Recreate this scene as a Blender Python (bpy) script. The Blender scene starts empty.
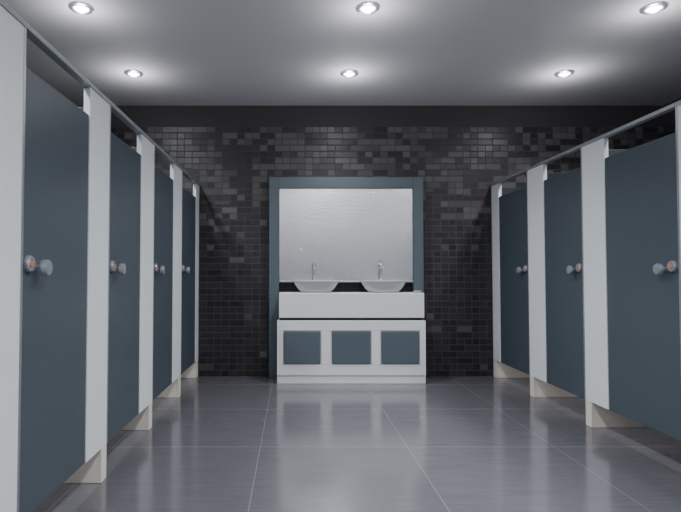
import bpy, math, bmesh
from mathutils import Vector
scene = bpy.context.scene
D = 5.5; XL = -0.97; XR = 2.05; H = 2.8; WL = -2.75; WR = 3.85; YB = -3.0
COL = scene.collection

# ---------------- materials ----------------
def new_mat(name):
    m = bpy.data.materials.new(name); m.use_nodes = True
    return m, m.node_tree, m.node_tree.nodes["Principled BSDF"]
def mat(name, col, rough=0.5, metal=0.0, bump=0.0, bscale=200, var=0.0, vscale=(3,3,3)):
    m, nt, b = new_mat(name)
    b.inputs["Base Color"].default_value = (*col, 1); b.inputs["Roughness"].default_value = rough
    b.inputs["Metallic"].default_value = metal
    tc = nt.nodes.new("ShaderNodeNewGeometry")
    n = nt.nodes.new("ShaderNodeTexNoise"); n.inputs["Scale"].default_value = bscale
    nt.links.new(tc.outputs["Position"], n.inputs["Vector"])
    if bump:
        bp = nt.nodes.new("ShaderNodeBump"); bp.inputs["Strength"].default_value = bump; bp.inputs["Distance"].default_value = 0.002
        nt.links.new(n.outputs["Fac"], bp.inputs["Height"]); nt.links.new(bp.outputs["Normal"], b.inputs["Normal"])
    if var:
        n2 = nt.nodes.new("ShaderNodeTexNoise"); n2.inputs["Scale"].default_value = 1.0; n2.inputs["Detail"].default_value = 4
        mp = nt.nodes.new("ShaderNodeVectorMath"); mp.operation = 'MULTIPLY'; mp.inputs[1].default_value = vscale
        nt.links.new(tc.outputs["Position"], mp.inputs[0]); nt.links.new(mp.outputs[0], n2.inputs["Vector"])
        mr = nt.nodes.new("ShaderNodeMapRange"); mr.inputs["To Min"].default_value = 1-var; mr.inputs["To Max"].default_value = 1+var
        nt.links.new(n2.outputs["Fac"], mr.inputs["Value"])
        mx = nt.nodes.new("ShaderNodeVectorMath"); mx.operation = 'SCALE'; mx.inputs[0].default_value = col
        nt.links.new(mr.outputs[0], mx.inputs["Scale"]); nt.links.new(mx.outputs[0], b.inputs["Base Color"])
    return m

M_door = mat("slate_blue_laminate", (0.063, 0.084, 0.104), 0.36, 0, 0.15, 300, 0.08, (2,2,2))
M_div = mat("dark_divider_laminate", (0.02, 0.026, 0.034), 0.5, 0, 0.1, 200)
M_frame = mat("slate_frame_lacquer", (0.076, 0.100, 0.122), 0.4, 0, 0.1, 200)
M_white = mat("white_laminate", (0.81, 0.85, 0.88), 0.4, 0, 0.25, 350, 0.03, (6,6,6))
M_van = mat("vanity_white", (0.68, 0.69, 0.71), 0.35, 0, 0.2, 350)
M_foot = mat("plinth_offwhite", (0.81, 0.75, 0.68), 0.45, 0, 0.1, 200)
M_alu = mat("brushed_aluminium", (0.50, 0.52, 0.55), 0.35, 0.85, 0.1, 400)
M_rail = mat("headrail_anodised", (0.40, 0.42, 0.45), 0.45, 0.5, 0.1, 400)
M_chrome = mat("chrome", (0.85, 0.86, 0.88), 0.1, 1.0)
M_knob = mat("knob_steel", (0.42, 0.45, 0.49), 0.3, 0.6)
M_red = mat("indicator_red", (0.65, 0.20, 0.12), 0.4)
M_cer = mat("ceramic", (0.48, 0.48, 0.50), 0.12)
M_ceil = mat("ceiling_paint", (0.64, 0.63, 0.655), 0.8, 0, 0.1, 100, 0.03, (1,1,1))
M_rear = mat("rear_paint", (0.44, 0.44, 0.46), 0.8, 0, 0.1, 100)
M_addpanel = mat("added_panel_grey", (0.50, 0.50, 0.52), 0.6, 0, 0.1, 100)  # for the unseen panels added to grade what the mirror reflects
M_gap = mat("shadow_gap", (0.02, 0.022, 0.028), 0.6)
M_mirror = mat("satin_mirror", (0.86, 0.87, 0.89), 0.17, 1.0, 0.8, 120)

def emis(name, col, s):
    m, nt, b = new_mat(name)
    b.inputs["Base Color"].default_value = (1,1,1,1)
    b.inputs["Emission Color"].default_value = (*col,1); b.inputs["Emission Strength"].default_value = s
    return m
M_em = emis("lamp_glass", (1,0.99,0.98), 14)

def N(nt, op, a, b=None, c=None):
    n = nt.nodes.new("ShaderNodeMath"); n.operation = op
    for i, v in enumerate((a, b, c)):
        if v is None: continue
        if isinstance(v, (int, float)): n.inputs[i].default_value = v
        else: nt.links.new(v, n.inputs[i])
    return n.outputs[0]
def MIX(nt, f, a, b):
    n = nt.nodes.new("ShaderNodeMix"); n.data_type = 'RGBA'
    for sock, v in ((n.inputs[0], f), (n.inputs[6], a), (n.inputs[7], b)):
        if isinstance(v, tuple): sock.default_value = (*v, 1)
        elif isinstance(v, (int, float)): sock.default_value = v
        else: nt.links.new(v, sock)
    return n.outputs[2]

def mosaic(name, axis):
    m, nt, b = new_mat(name)
    g = nt.nodes.new("ShaderNodeNewGeometry"); s = nt.nodes.new("ShaderNodeSeparateXYZ")
    nt.links.new(g.outputs["Position"], s.inputs[0])
    U = s.outputs[axis]; Z = s.outputs[2]
    w, h = 0.078, 0.0645
    def white(x, y, zc):
        cv = nt.nodes.new("ShaderNodeCombineXYZ")
        for i, q in enumerate((x, y, zc)):
            if isinstance(q, (int, float)): cv.inputs[i].default_value = q
            else: nt.links.new(q, cv.inputs[i])
        wn = nt.nodes.new("ShaderNodeTexWhiteNoise"); wn.noise_dimensions = '3D'; nt.links.new(cv.outputs[0], wn.inputs["Vector"])
        return wn
    zz = N(nt, 'DIVIDE', Z, h); row = N(nt, 'FLOOR', zz); fz = N(nt, 'FRACT', zz)
    uu = N(nt, 'DIVIDE', N(nt, 'ADD', U, 20), w)
    rs = white(row, 3.3, 7.7)
    shift = N(nt, 'GREATER_THAN', rs.outputs["Value"], 0.5)
    us = N(nt, 'ADD', uu, shift)
    blk = N(nt, 'FLOOR', N(nt, 'DIVIDE', us, 2.0)); fb = N(nt, 'FRACT', N(nt, 'DIVIDE', us, 2.0))
    cell = N(nt, 'FLOOR', us); fc = N(nt, 'FRACT', us)
    dbl = N(nt, 'LESS_THAN', white(blk, row, 11.5).outputs["Value"], 0.4)
    idn = N(nt, 'ADD', N(nt, 'MULTIPLY', dbl, N(nt, 'ADD', N(nt, 'MULTIPLY', blk, 2.0), 0.5)), N(nt, 'MULTIPLY', N(nt, 'SUBTRACT', 1.0, dbl), cell))
    wn = white(idn, row, 0.0)
    r = wn.outputs["Value"]
    sp = nt.nodes.new("ShaderNodeSeparateColor"); nt.links.new(wn.outputs["Color"], sp.inputs[0])
    r2 = sp.outputs[1]
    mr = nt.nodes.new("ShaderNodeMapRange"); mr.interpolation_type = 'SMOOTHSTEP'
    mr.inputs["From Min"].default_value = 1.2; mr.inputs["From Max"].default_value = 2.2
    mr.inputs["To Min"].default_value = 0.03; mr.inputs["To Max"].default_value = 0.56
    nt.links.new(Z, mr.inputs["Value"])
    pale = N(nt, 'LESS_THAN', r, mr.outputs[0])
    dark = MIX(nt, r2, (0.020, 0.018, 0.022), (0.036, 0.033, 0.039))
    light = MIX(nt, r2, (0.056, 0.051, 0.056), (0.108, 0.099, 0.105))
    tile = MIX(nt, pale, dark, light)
    gc = N(nt, 'MINIMUM', fc, N(nt, 'SUBTRACT', 1.0, fc))
    gb = N(nt, 'MULTIPLY', N(nt, 'MINIMUM', fb, N(nt, 'SUBTRACT', 1.0, fb)), 2.0)
    gx = N(nt, 'ADD', N(nt, 'MULTIPLY', dbl, gb), N(nt, 'MULTIPLY', N(nt, 'SUBTRACT', 1.0, dbl), gc))
    gz = N(nt, 'MINIMUM', fz, N(nt, 'SUBTRACT', 1.0, fz))
    gg = N(nt, 'MAXIMUM', N(nt, 'LESS_THAN', gx, 0.055), N(nt, 'LESS_THAN', gz, 0.075))
    colr = MIX(nt, gg, tile, (0.055, 0.051, 0.056))
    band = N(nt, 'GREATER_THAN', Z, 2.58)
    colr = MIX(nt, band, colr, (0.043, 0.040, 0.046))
    nt.links.new(colr, b.inputs["Base Color"])
    nt.links.new(N(nt, 'MULTIPLY_ADD', N(nt, 'MAXIMUM', gg, band), 0.35, 0.34), b.inputs["Roughness"])
    b.inputs["Specular IOR Level"].default_value = 0.35
    bp = nt.nodes.new("ShaderNodeBump"); bp.inputs["Strength"].default_value = 0.4; bp.inputs["Distance"].default_value = 0.003
    hh = N(nt, 'ADD', N(nt, 'SUBTRACT', 1.0, gg), N(nt, 'MULTIPLY', r2, 0.4))
    nt.links.new(hh, bp.inputs["Height"]); nt.links.new(bp.outputs[0], b.inputs["Normal"])
    return m
M_mosX = mosaic("mosaic_tiles_x", 0); M_mosY = mosaic("mosaic_tiles_y", 1)

def floor_mat():
    m, nt, b = new_mat("grey_porcelain_tiles")
    g = nt.nodes.new("ShaderNodeNewGeometry"); s = nt.nodes.new("ShaderNodeSeparateXYZ")
    nt.links.new(g.outputs["Position"], s.inputs[0])
    T = 0.9
    uu = N(nt, 'DIVIDE', N(nt, 'ADD', s.outputs[0], 0.2+9), T); vv = N(nt, 'DIVIDE', N(nt, 'ADD', s.outputs[1], 9-3.3+0.9), T)
    fu = N(nt, 'FRACT', uu); fv = N(nt, 'FRACT', vv)
    gx = N(nt, 'MINIMUM', fu, N(nt, 'SUBTRACT', 1.0, fu)); gz = N(nt, 'MINIMUM', fv, N(nt, 'SUBTRACT', 1.0, fv))
    gg = N(nt, 'MAXIMUM', N(nt, 'LESS_THAN', gx, 0.0028), N(nt, 'LESS_THAN', gz, 0.005))
    cv = nt.nodes.new("ShaderNodeCombineXYZ"); nt.links.new(N(nt,'FLOOR',uu), cv.inputs[0]); nt.links.new(N(nt,'FLOOR',vv), cv.inputs[1])
    wn = nt.nodes.new("ShaderNodeTexWhiteNoise"); nt.links.new(cv.outputs[0], wn.inputs["Vector"])
    mp = nt.nodes.new("ShaderNodeVectorMath"); mp.operation='MULTIPLY'; mp.inputs[1].default_value=(3.0, 55, 1)
    nt.links.new(g.outputs["Position"], mp.inputs[0])
    n = nt.nodes.new("ShaderNodeTexNoise"); n.inputs["Scale"].default_value = 1.0; n.inputs["Detail"].default_value = 6; n.inputs["Roughness"].default_value=0.65
    nt.links.new(mp.outputs[0], n.inputs["Vector"])
    mr = nt.nodes.new("ShaderNodeMapRange"); mr.inputs["From Min"].default_value=0.3; mr.inputs["From Max"].default_value=0.7
    nt.links.new(n.outputs["Fac"], mr.inputs["Value"])
    c = MIX(nt, mr.outputs[0], (0.100, 0.099, 0.113), (0.134, 0.132, 0.150))
    c = MIX(nt, N(nt,'MULTIPLY', wn.outputs["Value"], 0.25), c, (0.085, 0.084, 0.096))
    c = MIX(nt, gg, c, (0.20, 0.20, 0.22))
    nt.links.new(c, b.inputs["Base Color"])
    nt.links.new(N(nt,'MULTIPLY_ADD', mr.outputs[0], 0.03, 0.13), b.inputs["Roughness"])
    b.inputs["Specular IOR Level"].default_value = 0.58
    return m
M_floor = floor_mat()

# ---------------- helpers ----------------
def empty(name, loc=(0,0,0)):
    o = bpy.data.objects.new(name, None); o.empty_display_size = 0.1; o.location = loc; COL.objects.link(o); return o
def finish(o, parent):
    if parent is not None:
        o.parent = parent
        o.matrix_parent_inverse = parent.matrix_basis.inverted()
def box(name, x0, x1, y0, y1, z0, z1, m, parent=None, bevel=0.0):
    bm = bmesh.new(); bmesh.ops.create_cube(bm, size=1)
    c = Vector(((x0+x1)/2, (y0+y1)/2, (z0+z1)/2)); d = (abs(x1-x0), abs(y1-y0), abs(z1-z0))
    for v in bm.verts: v.co = Vector((v.co.x*d[0], v.co.y*d[1], v.co.z*d[2]))
    if bevel: bmesh.ops.bevel(bm, geom=bm.edges[:], offset=bevel, segments=2, affect='EDGES', profile=0.5)
    me = bpy.data.meshes.new(name); bm.to_mesh(me); bm.free(); me.materials.append(m)
    o = bpy.data.objects.new(name, me); o.location = c; COL.objects.link(o); finish(o, parent); return o
def lathe(name, prof, loc, m, parent=None, axis='Z', seg=48, sx=1, sy=1):
    bm = bmesh.new(); rings = []
    for r, z in prof:
        ring = []
        if r < 1e-6:
            ring = [bm.verts.new((0,0,z))]
        else:
            for i in range(seg):
                a = 2*math.pi*i/seg; ring.append(bm.verts.new((r*math.cos(a)*sx, r*math.sin(a)*sy, z)))
        rings.append(ring)
    for a, b in zip(rings[:-1], rings[1:]):
        for i in range(seg):
            j = (i+1) % seg
            if len(a) == 1 and len(b) == 1: continue
            if len(a) == 1: bm.faces.new((a[0], b[i], b[j]))
            elif len(b) == 1: bm.faces.new((a[i], a[j], b[0]))
            else: bm.faces.new((a[i], a[j], b[j], b[i]))
    bmesh.ops.recalc_face_normals(bm, faces=bm.faces[:])
    me = bpy.data.meshes.new(name); bm.to_mesh(me); bm.free(); me.materials.append(m)
    for p in me.polygons: p.use_smooth = True
    try: me.set_sharp_from_angle(angle=math.radians(40))
    except Exception: pass
    o = bpy.data.objects.new(name, me); o.location = loc
    if axis == 'X': o.rotation_euler = (0, math.pi/2, 0)
    if axis == '-X': o.rotation_euler = (0, -math.pi/2, 0)
    COL.objects.link(o); finish(o, parent); return o
def tube(name, pts, r, m, parent=None):
    cu = bpy.data.curves.new(name, 'CURVE'); cu.dimensions = '3D'; cu.bevel_depth = r; cu.bevel_resolution = 6; cu.use_fill_caps = True
    sp = cu.splines.new('POLY'); sp.points.add(len(pts)-1)
    for p, q in zip(sp.points, pts): p.co = (*q, 1)
    tmp = bpy.data.objects.new(name+"_tmp", cu); COL.objects.link(tmp)
    bpy.context.view_layer.update()
    me = bpy.data.meshes.new_from_object(tmp.evaluated_get(bpy.context.evaluated_depsgraph_get()))
    bpy.data.objects.remove(tmp); me.name = name
    me.materials.clear(); me.materials.append(m)
    for p in me.polygons: p.use_smooth = True
    o = bpy.data.objects.new(name, me); COL.objects.link(o); finish(o, parent); return o

# ---------------- room ----------------
t = 0.1
box("floor", WL, WR, YB, D, -0.1, 0, M_floor)
box("ceiling", WL, WR, YB, D, H, H+0.1, M_ceil)
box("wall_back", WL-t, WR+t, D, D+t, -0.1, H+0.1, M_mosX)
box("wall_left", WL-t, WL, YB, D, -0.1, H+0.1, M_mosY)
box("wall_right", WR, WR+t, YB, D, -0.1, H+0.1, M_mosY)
box("wall_front", WL-t, WR+t, YB-t, YB, -0.1, H+0.1, M_rear)
# unseen panels, added to give the mirror reflection a vertical gradient
box("added_reflection_panel_1", WL, -0.60, YB, YB+0.02, 0, 2.1, M_addpanel)
box("added_reflection_panel_2", 0.45, WR, YB, YB+0.02, 0, 2.1, M_addpanel)
# unseen dark door, added so the mirror's left side reflects darker
dr = empty("added_dark_door", (-0.075, YB+0.03, 0))
box("added_door_leaf", -0.53, 0.38, YB+0.001, YB+0.045, 0.008, 2.04, M_door, dr, 0.002)
box("jamb_left", -0.598, -0.533, YB+0.001, YB+0.06, 0, 2.1, M_alu, dr, 0.003)
box("jamb_right", 0.383, 0.448, YB+0.001, YB+0.06, 0, 2.1, M_alu, dr, 0.003)
box("lintel", -0.532, 0.382, YB+0.001, YB+0.06, 2.043, 2.1, M_alu, dr, 0.003)
tube("pull_handle", [(0.30, YB+0.045, 0.9), (0.30, YB+0.09, 0.9), (0.30, YB+0.09, 1.2), (0.30, YB+0.045, 1.2)], 0.011, M_chrome, dr)

# ---------------- stalls ----------------
ZB, ZT, DT = 0.175, 1.955, 1.82
def stall_row(xp, sgn, wall, fars, widths):
    for i in range(len(fars)-1):
        e = empty("toilet_stall", (xp, fars[i+1]*D, 0))
        fy = fars[i]*D; py = fy - widths[i]*D
        ny = fars[i+1]*D
        th = 0.032*sgn
        gap = 0.003
        fy_ = fy - (0.004 if i == 0 else 0)
        box("pilaster", xp, xp+th, py, fy_-0.014, ZB, ZT, M_white, e, 0.002)
        box("pilaster_edge_trim", xp-0.002*sgn, xp+th, fy_-0.014, fy_, ZB, ZT, M_alu, e, 0.001)
        box("door", xp+0.004*sgn, xp+th, ny+gap, py-gap, ZB, DT, M_door, e, 0.002)
        f1 = fy - 0.006; f0 = f1 - 0.075
        box("divider_plinth", xp+0.001*sgn, wall-0.002*sgn, f0, f1, 0, ZB-0.001, M_foot, e, 0.004)
        box("divider_panel", xp+th+0.002*sgn, wall-0.002*sgn, f0+0.022, f1-0.022, ZB, 1.93, M_div, e, 0.002)
        box("headrail", xp-0.004*sgn, xp+th+0.004*sgn, ny, fy_, ZT+0.001, ZT+0.024, M_rail, e, 0.003)
        yk = ny + 0.045; zk = 1.10
        ax = 'X' if sgn < 0 else '-X'
        lathe("lock_rose", [(0,0),(0.031,0),(0.031,0.010),(0.027,0.016),(0.017,0.016),(0.016,0.013),(0,0.013)], (xp+0.004*sgn, yk, zk), M_knob, e, ax)
        lathe("lock_indicator", [(0,0),(0.013,0),(0.0125,0.004),(0,0.005)], (xp-0.0095*sgn, yk, zk), M_red, e, ax)
        lathe("knob", [(0,0),(0.013,0),(0.012,0.018),(0.022,0.022),(0.030,0.028),(0.031,0.044),(0.028,0.051),(0.018,0.054),(0,0.054)], (xp+0.004*sgn, yk+0.062, zk-0.014), M_knob, e, ax)
        for hz in (0.42, 1.58):
            lathe("hinge", [(0,0),(0.006,0),(0.006,0.07),(0,0.07)], (xp+(th+0.006*sgn), py-0.01, hz), M_alu, e, 'Z', 16)
    fy = fars[-1]*D; py = fy - 0.05*D
    e = empty("toilet_stall", (xp, py, 0))
    box("end_pilaster", xp, xp+0.032*sgn, py, fy-0.001, ZB, ZT, M_white, e, 0.002)
    box("end_panel", xp+0.034*sgn, wall-0.002*sgn, py, py+0.03, ZB, 1.93, M_white, e, 0.002)
    box("end_plinth", xp+0.001*sgn, wall-0.002*sgn, py, py+0.075, 0, ZB-0.001, M_foot, e, 0.004)
    box("end_headrail", xp-0.004*sgn, xp+0.036*sgn, py, fy-0.001, ZT+0.001, ZT+0.024, M_rail, e, 0.003)
stall_row(XL, -1, WL, [1.0,.846,.676,.512,.348,.187], [.032,.060,.058,.052,.052])
stall_row(XR, +1, WR, [1.0,.847,.687,.5155,.357,.200], [.036,.056,.051,.050,.050])

# ---------------- mirror unit ----------------
y1 = D-0.002
mf = empty("wall_mirror", (0.54, D-0.06, 0))
yf = D-0.10
fx0, fx1, mx0, mx1, mz0, mz1, fz1 = -0.243, 1.323, -0.142, 1.220, 0.98, 1.922, 2.035
box("frame_stile_left", fx0, mx0, yf, y1, 0.0, fz1, M_frame, mf, 0.003)
box("frame_stile_right", mx1, fx1, yf, y1, 0.0, fz1, M_frame, mf, 0.003)
box("frame_header", mx0, mx1, yf, y1, mz1, fz1, M_frame, mf, 0.003)
box("mirror_glass", mx0+0.001, mx1-0.001, yf+0.02, y1, mz0, mz1-0.001, M_mirror, mf, 0.004)
box("mirror_bottom_rail", mx0+0.001, mx1-0.001, yf+0.005, y1, mz0-0.014, mz0-0.001, M_alu, mf, 0.002)

# ---------------- vanity ----------------
v = empty("double_vanity", (0.56, 5.3, 0))
yv = 5.14; yb = yf-0.003
box("plinth", -0.153, 1.272, yv, yb, 0, 0.072, M_van, v, 0.004)
box("cabinet_body", -0.150, 1.269, yv+0.006, yb, 0.073, 0.600, M_van, v, 0.003)
def frame_rail(n, a, b, c, d): box(n, a, b, yv-0.008, yv+0.005, c, d, M_van, v, 0.003)
sq = [(-0.087,0.262),(0.374,0.743),(0.847,1.206)]
frame_rail("rail_bottom", -0.153, 1.272, 0.080, 0.185); frame_rail("rail_top", -0.153, 1.272, 0.508, 0.605)
xs = [-0.153]+[q for s_ in sq for q in s_]+[1.272]
for k in range(0, 8, 2):
    frame_rail("rail_stile", xs[k]+(0.008 if k > 0 else 0), xs[k+1]-(0.008 if k < 6 else 0), 0.186, 0.507)
for a, b_ in sq:
    box("drawer_front", a, b_, yv-0.018, yv+0.004, 0.194, 0.499, M_frame, v, 0.004)
box("shadow_gap_strip", -0.13, 1.25, yv+0.03, yb, 0.601, 0.628, M_gap, v)
box("countertop_apron", -0.135, 1.263, yv, yb, 0.629, 0.868, M_van, v, 0.006)

def basin(xc):
    e = empty("wash_basin", (xc, 5.24, 0.869))
    R = 0.228
    prof = [(0,0),(0.125,0),(0.145,0.006),(0.180,0.040),(0.207,0.080),(0.219,0.104),(R,0.107),(R,0.121),(0.222,0.123),(0.207,0.119),(0.19,0.085),(0.155,0.045),(0.10,0.024),(0.02,0.018),(0,0.018)]
    lathe("bowl", prof, (xc, 5.24, 0.869), M_cer, e, 'Z', 64, 1.0, 0.46)
    lathe("drain", [(0,0),(0.02,0),(0.018,0.004),(0,0.005)], (xc, 5.24, 0.8872), M_chrome, e, 'Z', 24)
basin((316-293)/102.0); basin((383.5-293)/102.0)
def tap(xc, lean):
    y = 5.376
    e = empty("basin_tap", (xc, y, 0.869))
    lathe("tap_body", [(0,0),(0.0185,0),(0.018,0.006),(0.013,0.012),(0.013,0.235),(0.019,0.242),(0.020,0.280),(0.015,0.290),(0,0.292)], (xc, y, 0.869), M_chrome, e, 'Z', 32)
    pts = []
    for k in range(9):
        a = math.pi/2*k/8
        pts.append((xc+lean*0.3*(k/8), y-0.008-0.09*math.sin(a)*0.9, 0.869+0.262-0.03*(1-math.cos(a))))
    pts.append((pts[-1][0], pts[-1][1]-0.002, pts[-1][2]-0.022))
    tube("tap_spout", pts, 0.010, M_chrome, e)
    tube("tap_lever", [(xc, y, 0.869+0.288), (xc+0.004, y-0.006, 0.869+0.303), (xc-lean, y-0.03, 0.869+0.318)], 0.007, M_chrome, e)
tap((314-293)/99.5, 0.012); tap((381-293)/99.5, 0.03)
sd = lathe("soap_dish", [(0,0),(0.03,0),(0.042,0.012),(0.044,0.018),(0.038,0.016),(0.028,0.008),(0,0.007)], (1.21, 5.20, 0.869), M_cer, None, 'Z', 32)

# ---------------- downlights ----------------
for yl in (4.59, 3.44, 2.29, 1.14, -0.01, -1.16, -2.31):
    for xl in (-1.385, 0.49, 2.36):
        e = empty("ceiling_downlight", (xl, yl, H))
        lathe("trim_ring", [(0.052,-0.001),(0.080,-0.001),(0.078,-0.008),(0.066,-0.015),(0.054,-0.016),(0.048,-0.010),(0.048,-0.001)], (xl, yl, H), M_alu, e, 'Z', 40)
        lathe("lamp_lens", [(0.045,-0.002),(0.042,-0.012),(0.03,-0.020),(0.015,-0.024),(0,-0.025)], (xl, yl, H), M_em, e, 'Z', 32)
        ld = bpy.data.lights.new("lamp_beam", 'SPOT'); ld.shadow_soft_size = 0.06; ld.energy = 90; ld.color = (0.965, 0.98, 1.0)
        ld.spot_size = math.radians(138); ld.spot_blend = 1.0
        lo = bpy.data.objects.new("lamp_beam", ld); lo.location = (xl, yl, H-0.09); COL.objects.link(lo); finish(lo, e)
        pd = bpy.data.lights.new("lamp_glow", 'POINT'); pd.shadow_soft_size = 0.05; pd.energy = 4.8; pd.color = (0.97, 0.98, 1.0)
        po = bpy.data.objects.new("lamp_glow", pd); po.location = (xl, yl, H-0.18); COL.objects.link(po); finish(po, e)

w = bpy.data.worlds.new("World"); scene.world = w; w.use_nodes = True
w.node_tree.nodes["Background"].inputs[0].default_value = (0.5,0.52,0.55,1); w.node_tree.nodes["Background"].inputs[1].default_value = 0.3

# ---------------- camera ----------------
cd = bpy.data.cameras.new("Camera"); cam = bpy.data.objects.new("Camera", cd); COL.objects.link(cam)
f = D*97.0
cam.location = (0, 0, 1.07); cam.rotation_euler = (math.pi/2 + math.atan(16/f), 0, 0)
cd.sensor_width = 36; cd.lens = f/681*36
cd.shift_x = (340.5-293)/681; cd.shift_y = 0.0; cd.clip_start = 0.02
scene.camera = cam
